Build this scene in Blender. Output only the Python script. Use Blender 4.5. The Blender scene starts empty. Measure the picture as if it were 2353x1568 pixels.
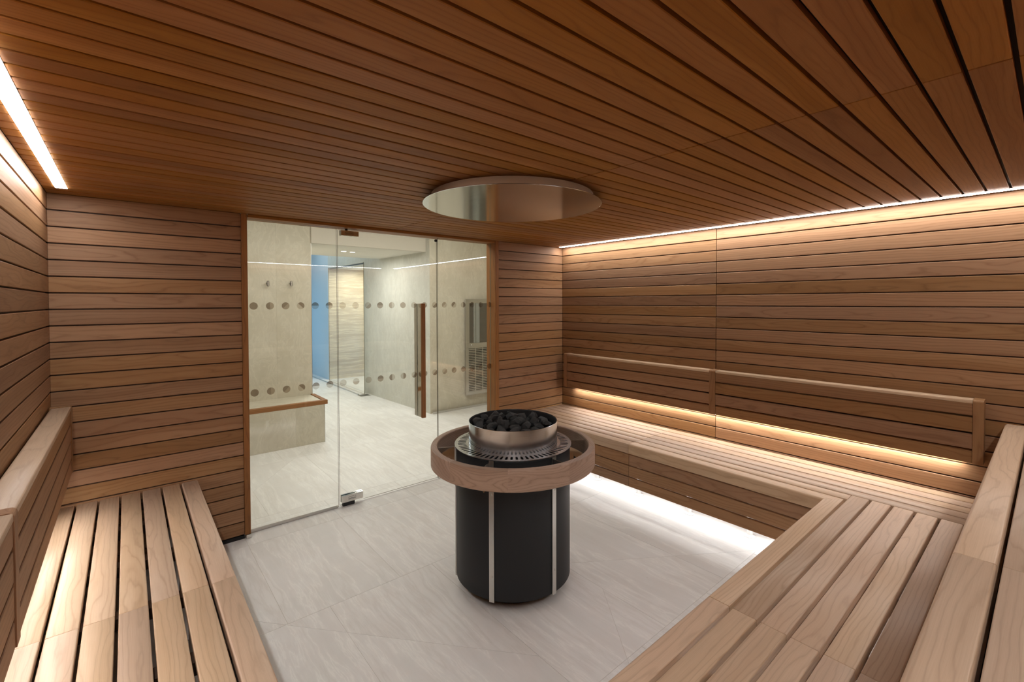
import bpy, bmesh, math, random
from mathutils import Vector, Matrix
random.seed(7)
D = bpy.data
sc = bpy.context.scene
C = sc.collection

# ------------------------------------------------------------------ camera, world, exposure
CZ = 1.5878
cam_d = D.cameras.new('camera'); cam = D.objects.new('camera', cam_d); C.objects.link(cam)
r_ = Vector((0.76059121, -0.64922702, -0.00229762)); u_ = Vector((0.01334867, 0.01209998, 0.99983769)); f_ = Vector((0.64909385, 0.76049843, -0.01786946))
cam.matrix_world = Matrix(((r_.x, u_.x, -f_.x, 0), (r_.y, u_.y, -f_.y, 0), (r_.z, u_.z, -f_.z, CZ), (0, 0, 0, 1)))
cam_d.sensor_width = 36.0; cam_d.sensor_fit = 'HORIZONTAL'
cam_d.lens = 1054.045 / 2353 * 36.0
cam_d.shift_x = -14.43 / 2353; cam_d.shift_y = -69.6 / 2353
cam_d.clip_start = 0.02; cam_d.clip_end = 60
sc.camera = cam
w = D.worlds.new('world'); sc.world = w; w.use_nodes = True
w.node_tree.nodes['Background'].inputs[0].default_value = (0.5, 0.52, 0.55, 1)
w.node_tree.nodes['Background'].inputs[1].default_value = 0.05
vs = sc.view_settings; vs.view_transform = 'Standard'; vs.look = 'None'; vs.gamma = 1.0; vs.use_curve_mapping = False
vs.exposure = 0.0
try:
    sc.cycles.max_bounces = 10; sc.cycles.diffuse_bounces = 6; sc.cycles.glossy_bounces = 5
    sc.cycles.transparent_max_bounces = 24; sc.cycles.sample_clamp_indirect = 6.0
    sc.cycles.caustics_reflective = False; sc.cycles.caustics_refractive = False
except Exception: pass

def area(name, loc, rot, sx, sy, power, col):
    l = D.lights.new(name, 'AREA'); l.shape = 'RECTANGLE'; l.size = sx; l.size_y = sy; l.energy = power; l.color = col
    o = D.objects.new(name, l); o.location = loc; o.rotation_euler = rot; C.objects.link(o); return o
STRIP_L = 42.0      # radiance of the two ceiling strips
BACK_L = 62.0        # strips behind the backrests
FLOOR_L = 27.0      # strips beneath the benches
K = 1.0162
def O(x, y, z=None):
    if z is None: return (x * K, y * K)
    return (x * K, y * K, CZ + (z - 1.5625) * K)
area('lobby_light', (2.2, 4.35, 2.80), (0, 0, 0), 3.2, 0.9, 56, (1.0, 0.965, 0.895))
area('passage_light', (2.4, 6.75, 2.285), (0, 0, 0), 0.9, 0.5, 22, (1.0, 0.97, 0.91))
area('far_light', (2.5, 9.0, 2.95), (0, 0, 0), 1.2, 2.6, 15, (0.86, 0.95, 1.0))
area('shower_light', (3.65, 8.85, 2.27), (0, 0, 0), 0.5, 1.2, 34, (1.0, 0.94, 0.84))
area('blue_light', (1.80, 10.35, 1.2), (0, math.radians(-90), 0), 2.2, 0.7, 11, (0.03, 0.46, 0.92))

# ------------------------------------------------------------------ materials
def srgb(r, g, b):
    f = lambda c: (c / 255 / 12.92) if c / 255 <= 0.04045 else ((c / 255 + 0.055) / 1.055) ** 2.4
    return (f(r), f(g), f(b), 1)
class NT:
    def __init__(s, name):
        s.m = D.materials.new(name); s.m.use_nodes = True; s.t = s.m.node_tree; s.n = s.t.nodes; s.n.clear()
        s.out = s.n.new('ShaderNodeOutputMaterial')
    def N(s, typ, ins=None, **kw):
        n = s.n.new(typ)
        for k, v in kw.items(): setattr(n, k, v)
        for k, v in (ins or {}).items():
            if isinstance(v, bpy.types.NodeSocket): s.t.links.new(v, n.inputs[k])
            else: n.inputs[k].default_value = v
        return n
    def math(s, op, a, b=0.0, c=None):
        i = {0: a, 1: b}
        if c is not None: i[2] = c
        return s.N('ShaderNodeMath', i, operation=op).outputs[0]
    def mix(s, f, a, b, mode='MIX'):
        n = s.n.new('ShaderNodeMix'); n.data_type = 'RGBA'; n.blend_type = mode
        for k, v in ((0, f), (6, a), (7, b)):
            if isinstance(v, bpy.types.NodeSocket): s.t.links.new(v, n.inputs[k])
            else: n.inputs[k].default_value = v
        return n.outputs[2]
    def ramp(s, f, stops):
        n = s.N('ShaderNodeValToRGB', {0: f}); e = n.color_ramp.elements
        while len(e) < len(stops): e.new(0.5)
        for i, (p, c) in enumerate(stops): e[i].position = p; e[i].color = c if len(c) == 4 else (*c, 1)
        return n.outputs[0]
    def noise(s, vec, scale, detail=3, rough=0.5, dist=0.0):
        return s.N('ShaderNodeTexNoise', {'Vector': vec, 'Scale': scale, 'Detail': detail, 'Roughness': rough, 'Distortion': dist}).outputs[0]
    def bsdf(s, col, rough=0.5, metal=0.0, spec=0.5, normal=None, **kw):
        i = {'Base Color': col, 'Roughness': rough, 'Metallic': metal, 'Specular IOR Level': spec}
        if normal is not None: i['Normal'] = normal
        i.update(kw)
        b = s.N('ShaderNodeBsdfPrincipled', i); s.t.links.new(b.outputs[0], s.out.inputs[0]); return b
    def bump(s, h, st, d=0.002):
        return s.N('ShaderNodeBump', {'Height': h, 'Strength': st, 'Distance': d}).outputs[0]

def wood(name, light, dark, line, tint_var=0.16, rough=0.5, rings=70.0, hue=None, contrast=1.0, spec=0.3):
    t = NT(name)
    tc = t.N('ShaderNodeTexCoord').outputs['Object']
    rnd = t.N('ShaderNodeObjectInfo').outputs['Random']
    off = t.N('ShaderNodeCombineXYZ', {0: t.math('MULTIPLY', rnd, 91.7), 1: t.math('MULTIPLY', rnd, 37.3), 2: t.math('MULTIPLY', rnd, 53.1)}).outputs[0]
    sep = t.N('ShaderNodeSeparateXYZ', {0: tc})
    X, Y, Z = sep.outputs
    # low frequency warp of the log axis
    wv = t.N('ShaderNodeVectorMath', {0: tc, 1: (0.9, 5.0, 3.0)}, operation='MULTIPLY').outputs[0]
    wv = t.N('ShaderNodeVectorMath', {0: wv, 1: off}, operation='ADD').outputs[0]
    n1 = t.noise(wv, 1.6, 2, 0.5)
    n2 = t.noise(t.N('ShaderNodeVectorMath', {0: wv, 1: (13, 7, 5)}, operation='ADD').outputs[0], 3.8, 3, 0.6)
    r2 = t.math('FRACT', t.math('MULTIPLY', rnd, 17.31)); r3 = t.math('FRACT', t.math('MULTIPLY', rnd, 41.77))
    # offset of the pith across the board: some boards plain (quarter) sawn, some flat sawn
    yy = t.math('ADD', Y, t.math('MULTIPLY_ADD', r2, 0.16, -0.08))
    zz = t.math('ADD', Z, t.math('MULTIPLY_ADD', r3, 0.05, 0.02))
    zz = t.math('ADD', zz, t.math('MULTIPLY_ADD', n1, 0.11, -0.055))
    rad = t.math('SQRT', t.math('ADD', t.math('MULTIPLY', yy, yy), t.math('MULTIPLY', zz, zz)))
    rad = t.math('ADD', rad, t.math('MULTIPLY', n2, 0.022))
    ph = t.math('FRACT', t.math('MULTIPLY', rad, rings))
    ln = t.ramp(ph, [(0.0, (1, 1, 1)), (0.16, (0.25, 0.25, 0.25)), (0.45, (0.0, 0.0, 0.0)), (0.86, (0.22, 0.22, 0.22)), (0.985, (1, 1, 1))])
    band = t.noise(t.N('ShaderNodeCombineXYZ', {0: t.math('MULTIPLY', rad, 24), 1: rnd, 2: r2}).outputs[0], 1.0, 2, 0.5)
    # fine fibre
    fv = t.N('ShaderNodeVectorMath', {0: tc, 1: (6, 420, 420)}, operation='MULTIPLY').outputs[0]
    fv = t.N('ShaderNodeVectorMath', {0: fv, 1: off}, operation='ADD').outputs[0]
    fib = t.noise(fv, 1.0, 2, 0.6)
    blotch = t.noise(wv, 2.7, 4, 0.55)
    base = t.mix(t.ramp(band, [(0.3, (0, 0, 0)), (0.7, (1, 1, 1))]), light, dark)
    base = t.mix(t.math('MULTIPLY', ln, 0.50 * contrast), base, line)
    base = t.mix(t.math('MULTIPLY', t.ramp(fib, [(0.35, (0, 0, 0)), (0.75, (1, 1, 1))]), 0.20 * contrast), base, line)
    base = t.mix(t.math('MULTIPLY', t.ramp(blotch, [(0.4, (0, 0, 0)), (0.75, (1, 1, 1))]), 0.28), base, hue or dark)
    # board to board change
    r4 = t.math('FRACT', t.math('MULTIPLY', rnd, 7.91))
    v = t.math('MULTIPLY_ADD', r4, 2 * tint_var, 1 - tint_var)
    r5 = t.math('FRACT', t.math('MULTIPLY', rnd, 23.17))
    h = t.N('ShaderNodeHueSaturation', {'Color': base, 'Value': v, 'Saturation': t.math('MULTIPLY_ADD', r5, 0.14, 0.92), 'Hue': t.math('MULTIPLY_ADD', r5, 0.007, 0.4965)}).outputs[0]
    nb = t.bump(t.math('ADD', fib, t.math('MULTIPLY', ln, 0.6)), 0.12, 0.0006)
    t.bsdf(h, t.math('MULTIPLY_ADD', fib, 0.14, rough - 0.07), 0, spec, nb)
    return t.m

M = {}
M['wood_wall_and_shade'] = wood('wall_and_shaded_bench_wood', srgb(162, 125, 92), srgb(145, 108, 76), srgb(100, 66, 40), tint_var=0.13, contrast=0.8, spec=0.2)  # wall boards; also bench wood with shade put in, for upright faces
M['wood_ceiling'] = wood('ceiling_board_wood', srgb(162, 114, 64), srgb(144, 96, 50), srgb(100, 62, 31), tint_var=0.12, contrast=0.6, spec=0.1)
M['wood_bench_lit'] = wood('lit_bench_wood', srgb(203, 177, 151), srgb(188, 160, 133), srgb(148, 119, 93), tint_var=0.14, rough=0.42, spec=0.4, contrast=0.85)  # same wood as the fascias, lighter: light on the tops is in the colour
M['wood_frame'] = wood('door_frame_wood', srgb(160, 110, 62), srgb(142, 94, 50), srgb(96, 60, 31), tint_var=0.04)
M['wood_guard'] = wood('guard_rail_walnut', srgb(186, 160, 141), srgb(164, 138, 120), srgb(112, 90, 76), tint_var=0.07, rings=95, contrast=0.9)
M['ceiling_backing'] = wood('ceiling_joint_wood', srgb(34, 20, 13), srgb(28, 16, 10), srgb(20, 12, 8), tint_var=0.02, spec=0.05)
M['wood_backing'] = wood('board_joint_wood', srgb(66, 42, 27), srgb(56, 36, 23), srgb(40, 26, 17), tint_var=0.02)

def plain(name, col, rough=0.5, metal=0.0, spec=0.5, nscale=0, var=0.0, bump=0.0):
    t = NT(name)
    if nscale:
        tc = t.N('ShaderNodeTexCoord').outputs['Object']
        n = t.noise(tc, nscale, 4, 0.6)
        c = t.mix(t.math('MULTIPLY', n, var), col, (col[0] * .45, col[1] * .45, col[2] * .45, 1))
        t.bsdf(c, rough, metal, spec, t.bump(n, bump) if bump else None)
    else: t.bsdf(col, rough, metal, spec)
    return t.m
def brushed(name, col, rough, stretch):
    t = NT(name)
    tc = t.N('ShaderNodeTexCoord').outputs['Object']
    v = t.N('ShaderNodeVectorMath', {0: tc, 1: stretch}, operation='MULTIPLY').outputs[0]
    n = t.noise(v, 1.0, 3, 0.6)
    sm = t.noise(tc, 5.0, 3, 0.6)
    t.bsdf(col, t.math('ADD', t.math('MULTIPLY_ADD', n, 0.16, rough - 0.08), t.math('MULTIPLY', sm, 0.05)), 1.0, 0.5)
    return t.m
M['steel'] = brushed('brushed_steel', (0.56, 0.62, 0.68, 1), 0.17, (6, 6, 300))
M['steel_plate'] = plain('slotted_steel', (0.57, 0.60, 0.63, 1), 0.22, 1.0, nscale=40, var=0.15)
M['steel_disc'] = brushed('brushed_hood_steel', (0.76, 0.79, 0.80, 1), 0.09, (300, 5, 5))
M['steel_side'] = brushed('stained_hood_steel', (0.58, 0.52, 0.46, 1), 0.42, (12, 12, 12))
M['chrome'] = plain('polished_steel', (0.72, 0.71, 0.69, 1), 0.06, 1.0)
M['satin'] = plain('satin_steel', (0.66, 0.65, 0.62, 1), 0.32, 1.0, nscale=60, var=0.15)
M['black_metal'] = plain('black_coated_steel', (0.013, 0.014, 0.016, 1), 0.48, 0.0, 0.32, nscale=700, var=0.25, bump=0.05)
M['black_inner'] = plain('heat_blackened_steel', (0.03, 0.03, 0.032, 1), 0.55, 0.3, nscale=20, var=0.4)
M['foot_metal'] = plain('bright_lit_chrome_foot', (0.72, 0.72, 0.71, 1), 0.25, 0.0, 0.6, nscale=30, var=0.06)  # chrome feet, with the bright light on them painted as a pale tone
M['grille_dark'] = plain('shadowed_steel', (0.16, 0.155, 0.14, 1), 0.5, 0.6, nscale=30, var=0.1)
M['recess_steel'] = plain('dark_satin_steel', (0.24, 0.235, 0.22, 1), 0.35, 0.9, nscale=9, var=0.4)
M['black'] = plain('black_rubber_and_gap_shade', (0.008, 0.008, 0.008, 1), 0.8, nscale=50, var=0.3)  # rubber parts; also painted as the dark of open gaps and slots
M['white_paint'] = plain('white_ceiling_paint', srgb(222, 219, 210), 0.9, nscale=3, var=0.03)
M['bulkhead_paint'] = plain('beige_white_paint', srgb(206, 200, 188), 0.9, nscale=3, var=0.03)
M['white_door'] = plain('pale_grey_panel', srgb(196, 206, 212), 0.6, nscale=3, var=0.03)

def rock():
    t = NT('black_basalt'); tc = t.N('ShaderNodeTexCoord').outputs['Object']; rnd = t.N('ShaderNodeObjectInfo').outputs['Random']
    off = t.N('ShaderNodeCombineXYZ', {0: t.math('MULTIPLY', rnd, 31), 1: t.math('MULTIPLY', rnd, 17), 2: rnd}).outputs[0]
    v = t.N('ShaderNodeVectorMath', {0: tc, 1: off}, operation='ADD').outputs[0]
    a = t.noise(v, 28, 6, 0.7); b = t.noise(v, 160, 4, 0.7)
    c = t.mix(t.ramp(a, [(0.35, (0, 0, 0)), (0.72, (1, 1, 1))]), srgb(52, 54, 58), srgb(98, 101, 102))
    c = t.mix(t.math('MULTIPLY', t.ramp(b, [(0.62, (0, 0, 0)), (0.72, (1, 1, 1))]), 0.5), c, srgb(150, 152, 148))
    t.bsdf(c, 0.7, 0, 0.35, t.bump(t.math('ADD', a, t.math('MULTIPLY', b, 0.4)), 0.9, 0.006)); return t.m
M['rock'] = rock()

def travertine(name, c1, c2, c3, along, scale=1.0, rough=0.38, veins=0.5, per_obj=True, spec=0.45, warp=0.28):
    t = NT(name)
    g = t.N('ShaderNodeNewGeometry').outputs['Position']
    rnd = t.N('ShaderNodeObjectInfo').outputs['Random']
    if per_obj:
        off = t.N('ShaderNodeCombineXYZ', {0: t.math('MULTIPLY', rnd, 31), 1: t.math('MULTIPLY', rnd, 57), 2: t.math('MULTIPLY', rnd, 13)}).outputs[0]
        g = t.N('ShaderNodeVectorMath', {0: g, 1: off}, operation='ADD').outputs[0]
    sv = {'x': (0.35, 3.6, 3.6), 'y': (3.6, 0.35, 3.6), 'z': (3.0, 3.0, 0.3), 'h': (0.35, 0.35, 7.0)}[along]
    wn = t.N('ShaderNodeTexNoise', {'Vector': g, 'Scale': 1.4 * scale, 'Detail': 3}).outputs[1]
    wn = t.N('ShaderNodeVectorMath', {0: wn, 1: (0.5, 0.5, 0.5)}, operation='SUBTRACT').outputs[0]
    wn = t.N('ShaderNodeVectorMath', {0: wn, 1: (warp, warp, warp) if along != 'h' else (0.03, 0.03, 0.05)}, operation='MULTIPLY').outputs[0]
    gw = t.N('ShaderNodeVectorMath', {0: g, 1: wn}, operation='ADD').outputs[0]
    st = t.N('ShaderNodeVectorMath', {0: gw, 1: sv}, operation='MULTIPLY').outputs[0]
    a = t.noise(st, 1.8 * scale, 6, 0.62)
    b = t.noise(st, 7.0 * scale, 5, 0.7)
    sp = t.noise(g, 26 * scale, 6, 0.7)
    big = t.noise(g, 1.7 * scale, 4, 0.6)
    c = t.mix(t.ramp(a, [(0.3, (0, 0, 0)), (0.7, (1, 1, 1))]), c1, c2)
    c = t.mix(t.math('MULTIPLY', t.ramp(big, [(0.35, (0, 0, 0)), (0.7, (1, 1, 1))]), 0.55), c, c3)
    vein = t.ramp(t.math('ABSOLUTE', t.math('SUBTRACT', a, 0.5)), [(0.0, (1, 1, 1)), (0.012, (0.3, 0.3, 0.3)), (0.04, (0, 0, 0))])
    c = t.mix(t.math('MULTIPLY', vein, 0.55 * veins), c, (min(1, c1[0] * 1.25), min(1, c1[1] * 1.25), min(1, c1[2] * 1.22), 1))
    vein2 = t.ramp(t.math('ABSOLUTE', t.math('SUBTRACT', a, 0.43)), [(0.0, (1, 1, 1)), (0.03, (0, 0, 0))])
    c = t.mix(t.math('MULTIPLY', vein2, 0.30 * veins), c, (c3[0] * .72, c3[1] * .68, c3[2] * .62, 1))
    c = t.mix(t.math('MULTIPLY', t.ramp(b, [(0.4, (0, 0, 0)), (0.8, (1, 1, 1))]), 0.30 * veins), c, (c3[0] * .85, c3[1] * .83, c3[2] * .8, 1))
    c = t.mix(t.math('MULTIPLY', t.ramp(sp, [(0.66, (0, 0, 0)), (0.78, (1, 1, 1))]), 0.4), c, (c3[0] * .6, c3[1] * .58, c3[2] * .54, 1))
    t.bsdf(c, t.math('MULTIPLY_ADD', b, 0.15, rough - 0.07), 0, spec, t.bump(sp, 0.05, 0.001)); return t.m
M['floor'] = travertine('pale_travertine_floor', srgb(232, 231, 229), srgb(219, 218, 216), srgb(206, 202, 197), 'y', veins=0.55, rough=0.45, warp=0.12)
M['limestone'] = travertine('beige_limestone', srgb(208, 202, 187), srgb(198, 192, 175), srgb(180, 172, 152), 'z', scale=1.6, veins=0.5, warp=0.5, rough=0.5)
M['greystone'] = travertine('grey_limestone', srgb(208, 208, 200), srgb(198, 198, 190), srgb(182, 180, 170), 'z', scale=1.6, veins=0.5, warp=0.5, rough=0.5)
M['travertine'] = travertine('banded_travertine', srgb(236, 220, 190), srgb(188, 165, 128), srgb(204, 184, 150), 'h', scale=1.3, veins=1.6)
M['grout'] = plain('pale_grout', srgb(206, 199, 187), 0.8, nscale=40, var=0.1)

def emit(name, col, st, noise_=False):
    t = NT(name); e = t.N('ShaderNodeEmission', {0: col, 1: st}); t.t.links.new(e.outputs[0], t.out.inputs[0]); return t.m
WHITE = (1.0, 0.985, 0.965, 1)
M['strip'] = emit('lit_strip_diffuser', WHITE, STRIP_L)
M['strip_back'] = emit('lit_backrest_strip', (1.0, 0.97, 0.94, 1), BACK_L)
M['strip_floor'] = emit('lit_underbench_strip', (1.0, 0.975, 0.955, 1), FLOOR_L)
M['downlight'] = emit('lit_downlight', (1, 0.97, 0.92, 1), 6.0)

def glassy(name, tcol, refl_col=(1, 1, 1, 1), rough=0.0, add=0.0):
    t = NT(name)
    bf = t.N('ShaderNodeNewGeometry').outputs['Backfacing']
    fr = t.N('ShaderNodeFresnel', {0: t.math('MULTIPLY_ADD', bf, 1 / 1.45 - 1.45, 1.45)}).outputs[0]
    if add: fr = t.math('ADD', fr, add)
    tr = t.N('ShaderNodeBsdfTransparent', {0: tcol}); gl = t.N('ShaderNodeBsdfGlossy', {0: refl_col, 1: rough})
    mx = t.N('ShaderNodeMixShader', {0: fr, 1: tr.outputs[0], 2: gl.outputs[0]}); t.t.links.new(mx.outputs[0], t.out.inputs[0])
    return t.m
M['glass'] = glassy('clear_glass', (0.975, 0.985, 0.972, 1))
M['glass_edge'] = plain('glass_edge', srgb(120, 116, 98), 0.15, nscale=8, var=0.3)
M['dot_dark'] = glassy('bronze_film', (0.44, 0.375, 0.33, 1), rough=0.1)
M['dot_mid'] = glassy('mid_bronze_film', (0.60, 0.53, 0.475, 1), rough=0.1)
M['dot_pale'] = glassy('pale_film', (0.78, 0.74, 0.70, 1), rough=0.1)

# ------------------------------------------------------------------ object helpers
def tag(o, label=None, cat=None, group=None, kind=None):
    if label: o['label'] = label
    if cat: o['category'] = cat
    if group: o['group'] = group
    if kind: o['kind'] = kind
    return o
def empty(name, loc=(0, 0, 0), **kw):
    o = D.objects.new(name, None); o.location = loc; o.empty_display_size = 0.1; C.objects.link(o); return tag(o, **kw)
def wmat(o):
    m = Matrix.Identity(4)
    while o: m = Matrix.LocRotScale(o.location, o.rotation_euler, o.scale) @ m; o = o.parent
    return m
def link(name, me, mat, parent=None, loc=(0, 0, 0), rot=None, **kw):
    o = D.objects.new(name, me); C.objects.link(o)
    if mat is not None and not me.materials: me.materials.append(M[mat] if isinstance(mat, str) else mat)
    mw = Matrix.Translation(Vector(loc)) @ (rot.to_4x4() if rot is not None else Matrix.Identity(4))
    if parent is not None: o.parent = parent; mw = wmat(parent).inverted() @ mw
    o.matrix_basis = mw
    return tag(o, **kw)
def mesh_of(verts, faces, name='m', smooth=False, mats=None, fm=None):
    me = D.meshes.new(name); me.from_pydata(verts, [], faces); me.update()
    bm = bmesh.new(); bm.from_mesh(me); bmesh.ops.recalc_face_normals(bm, faces=bm.faces); bm.to_mesh(me); bm.free()
    if smooth: me.polygons.foreach_set('use_smooth', [True] * len(me.polygons))
    return me
def sbox(name, x0, x1, y0, y1, z0, z1, mat, parent=None, bevel=0.0, **kw):
    """axis aligned box; origin at its centre"""
    c = Vector(((x0 + x1) / 2, (y0 + y1) / 2, (z0 + z1) / 2)); h = ((x1 - x0) / 2, (y1 - y0) / 2, (z1 - z0) / 2)
    me = D.meshes.new(name); bm = bmesh.new(); bmesh.ops.create_cube(bm, size=2)
    for v in bm.verts: v.co = Vector((v.co.x * h[0], v.co.y * h[1], v.co.z * h[2]))
    if bevel: bmesh.ops.bevel(bm, geom=list(bm.edges), offset=bevel, segments=2, affect='EDGES', clamp_overlap=True)
    bm.to_mesh(me); bm.free()
    return link(name, me, mat, parent, c, **kw)
_cache = {}
def plank_mesh(L, W, T, r=0.002, seg=1, r2=None):
    """board: X length, Y width, +Z the seen face, rounded long edges; origin centre of the seen face. r2: radius at the -Y edge"""
    key = (round(L, 4), round(W, 4), round(T, 4), r, seg, r2)
    if key in _cache: return _cache[key]
    prof = []
    def arc(cy, cz, rad, a0, a1, s):
        for i in range(s + 1):
            a = a0 + (a1 - a0) * i / s
            prof.append((cy + rad * math.cos(a), cz + rad * math.sin(a)))
    rb = r if r2 is None else r2
    arc(W / 2 - r, -r, r, 0, math.pi / 2, seg)
    arc(-W / 2 + rb, -rb, rb, math.pi / 2, math.pi, seg if r2 is None else 5)
    prof.append((-W / 2, -T)); prof.append((W / 2, -T))
    n = len(prof); e = min(r, 0.0015)
    vs_, fs = [], []
    for x, k in ((-L / 2, 1), (-L / 2 + e, 0), (L / 2 - e, 0), (L / 2, 1)):
        for (y, z) in prof:
            if k:
                y2 = y - math.copysign(e, y) if abs(y) > e else y
                z2 = z - e if z > -T / 2 else z
                vs_.append((x, y2, z2))
            else: vs_.append((x, y, z))
    for s in range(3):
        for i in range(n):
            j = (i + 1) % n; fs.append((s * n + i, s * n + j, (s + 1) * n + j, (s + 1) * n + i))
    fs.append(tuple(range(n))); fs.append(tuple(range(3 * n, 4 * n)))
    me = mesh_of(vs_, fs, 'board')
    if seg > 1 or r2: 
        me.polygons.foreach_set('use_smooth', [len(p.vertices) == 4 for p in me.polygons])
        try: me.set_sharp_from_angle(angle=math.radians(50))
        except Exception: pass
    _cache[key] = me
    return me
def basis(xd, zd):
    xd = Vector(xd).normalized(); zd = Vector(zd).normalized(); yd = zd.cross(xd)
    return Matrix(((xd.x, yd.x, zd.x), (xd.y, yd.y, zd.y), (xd.z, yd.z, zd.z)))
def board(name, parent, face_c, xd, zd, L, W, T, mat, r=0.002, seg=1, r2=None, flip=False, **kw):
    me = plank_mesh(L, W, T, r, seg, r2)
    if not me.materials: me.materials.append(M[mat])
    elif me.materials[0] != M[mat]:
        me = me.copy(); me.materials[0] = M[mat]; _cache[(round(L, 4), round(W, 4), round(T, 4), r, seg, r2)] = me
    return link(name, me, None, parent, face_c, basis(xd, zd), **kw)

# ------------------------------------------------------------------ the room
XL, XR, YB, YF, H = -0.3207, 3.653, 3.531, -0.48, 2.186
PT = 0.014           # how deep the joints are
P = 0.09; GAP = 0.0068
def jit(s): return random.uniform(-s, s)

def plank_wall(root, axis, c, normal, a0, a1, ztop, n, seams=(), zbot=0.0, mat='wood_wall_and_shade', pitch=P):
    """horizontal boards. axis 'x': wall runs along x at y=c; 'y': along y at x=c"""
    cuts = [a0] + sorted(seams) + [a1]
    for k in range(n):
        z1 = ztop - k * pitch - GAP / 2 if k else ztop - 0.001
        z0 = ztop - (k + 1) * pitch + GAP / 2
        if z0 < zbot + 0.005: z0 = zbot
        if z1 - z0 < 0.02: continue
        for s in range(len(cuts) - 1):
            b0 = cuts[s] + (0.0025 if s else 0); b1 = cuts[s + 1] - (0.0025 if s < len(cuts) - 2 else 0)
            m = (b0 + b1) / 2; zc = (z0 + z1) / 2; d = jit(0.0003)
            if axis == 'x': fc = (m, c + normal * d, zc); xd = (1, 0, 0); zd = (0, normal, 0)
            else: fc = (c + normal * d, m, zc); xd = (0, 1, 0); zd = (normal, 0, 0)
            board('plank', root, fc, xd, zd, b1 - b0, z1 - z0, PT, mat)

FX0, FX1 = 0.585, 2.757    # outer edges of the glazed screen's frame
wb = empty('wall_back', (0, YB, 0), kind='structure', label='wood plank wall around the glass screen')
sbox('backing_board', XL - 0.03, FX0, YB + PT, YB + 0.10, 0, H + .05, 'wood_backing', wb)
sbox('backing_board', FX1, XR + 0.03, YB + PT, YB + 0.10, 0, H + .05, 'wood_backing', wb)
plank_wall(wb, 'x', YB, -1, XL, FX0, H, 25, zbot=0.022)
plank_wall(wb, 'x', YB, -1, FX1, XR, H, 25, zbot=0.022)
sbox('floor_gap_shade', XL, FX0, YB + 0.001, YB + PT, 0.0, 0.022, 'black', wb)  # black fill painted as the shade in the open gap under the boards
wl = empty('wall_left', (XL, 1.5, 0), kind='structure', label='wood plank wall on the left')
sbox('backing_board', XL - 0.10, XL - PT, YF - 0.1, YB + 0.10, 0, H + .05, 'wood_backing', wl)
plank_wall(wl, 'y', XL, 1, YF, YB, H, 25, zbot=0.022)
wr = empty('wall_right', (XR, 1.5, 0), kind='structure', label='wood plank wall on the right with one vertical joint')
sbox('backing_board', XR + PT, XR + 0.10, YF - 0.1, YB + 0.10, 0, H + .05, 'wood_backing', wr)
plank_wall(wr, 'y', XR, -1, YF, YB, H, 25, seams=(1.797,), zbot=0.022)
wf = empty('wall_front', (1.6, YF, 0), kind='structure', label='wood plank wall behind the upper bench')
sbox('backing_board', XL - 0.1, XR + 0.1, YF - 0.10, YF - PT, 0, H + .05, 'wood_backing', wf)
plank_wall(wf, 'x', YF, 1, XL, XR, H, 25, zbot=0.022)

ce = empty('ceiling', (1.6, 1.5, H), kind='structure', label='wood plank ceiling with one cross joint')
sbox('backing_board', XL - 0.1, XR + 0.1, YF - 0.1, YB + 0.10, H + 0.020, H + 0.06, 'ceiling_backing', ce)
CP = 0.0906; CG = 0.0112
ys = [0.0705 + CP * k for k in range(-7, 40)]
ys = [YF] + [y for y in ys if YF + .02 < y < YB - .02] + [YB]
STW = 0.045          # strip width
SL0, SL1 = -0.271, -0.226
SR0, SR1 = 3.555, 3.600
SLY, SRY = 3.335, 3.485
for i in range(len(ys) - 1):
    y0 = ys[i] + (CG / 2 if i else 0); y1 = ys[i + 1] - (CG / 2 if i < len(ys) - 2 else 0)
    for (x0, x1) in ((XL, 1.6638), (1.6692, XR)):
        board('plank', ce, ((x0 + x1) / 2, (y0 + y1) / 2, H + jit(.0003)), (1, 0, 0), (0, 0, -1), x1 - x0, y1 - y0, 0.018, 'wood_ceiling')

# ------------------------------------------------------------------ floor: tiles clipped by the drainage falls
def clip(poly, a, b, keep):
    out = []
    s = lambda p: ((b[0] - a[0]) * (p[1] - a[1]) - (b[1] - a[1]) * (p[0] - a[0])) * keep
    for i in range(len(poly)):
        p, q = poly[i], poly[(i + 1) % len(poly)]; sp_, sq = s(p), s(q)
        if sp_ >= 0: out.append(p)
        if sp_ * sq < 0:
            t_ = sp_ / (sp_ - sq); out.append((p[0] + (q[0] - p[0]) * t_, p[1] + (q[1] - p[1]) * t_))
    return out
def inset(poly, d):
    n = len(poly); out = []
    ar = sum(poly[i][0] * poly[(i + 1) % n][1] - poly[(i + 1) % n][0] * poly[i][1] for i in range(n)) / 2
    sg = 1 if ar > 0 else -1
    for i in range(n):
        p0, p1, p2 = Vector(poly[i - 1]), Vector(poly[i]), Vector(poly[(i + 1) % n])
        e1 = (p1 - p0).normalized(); e2 = (p2 - p1).normalized()
        n1 = Vector((-e1.y, e1.x)) * sg; n2 = Vector((-e2.y, e2.x)) * sg
        b = n1 + n2
        k = d / max(0.3, (1 + n1.dot(n2)) / 2) / 2
        out.append(tuple(p1 + b * k))
    return out
fl = empty('floor', (1.6, 2, 0), kind='structure', label='pale travertine tile floor')
sbox('grout_bed', -0.9, 5.2, -0.6, 12.2, -0.05, -0.0012, 'grout', fl)
cuts2 = [((0.449, 2.596), (1.154, 1.762), (-.4, 1.2, 1.2, 3.7)), ((1.945, 1.56), (1.667, 1.211), (1.4, 2.0, 1.0, 1.9)), ((3.0, 1.25), (2.30, 1.72), (2.2, 3.2, 1.0, 1.8))]
d0 = O(.761, 4.281); d1 = O(2.104, 6.087); d2 = O(2.885, 7.40)
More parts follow.
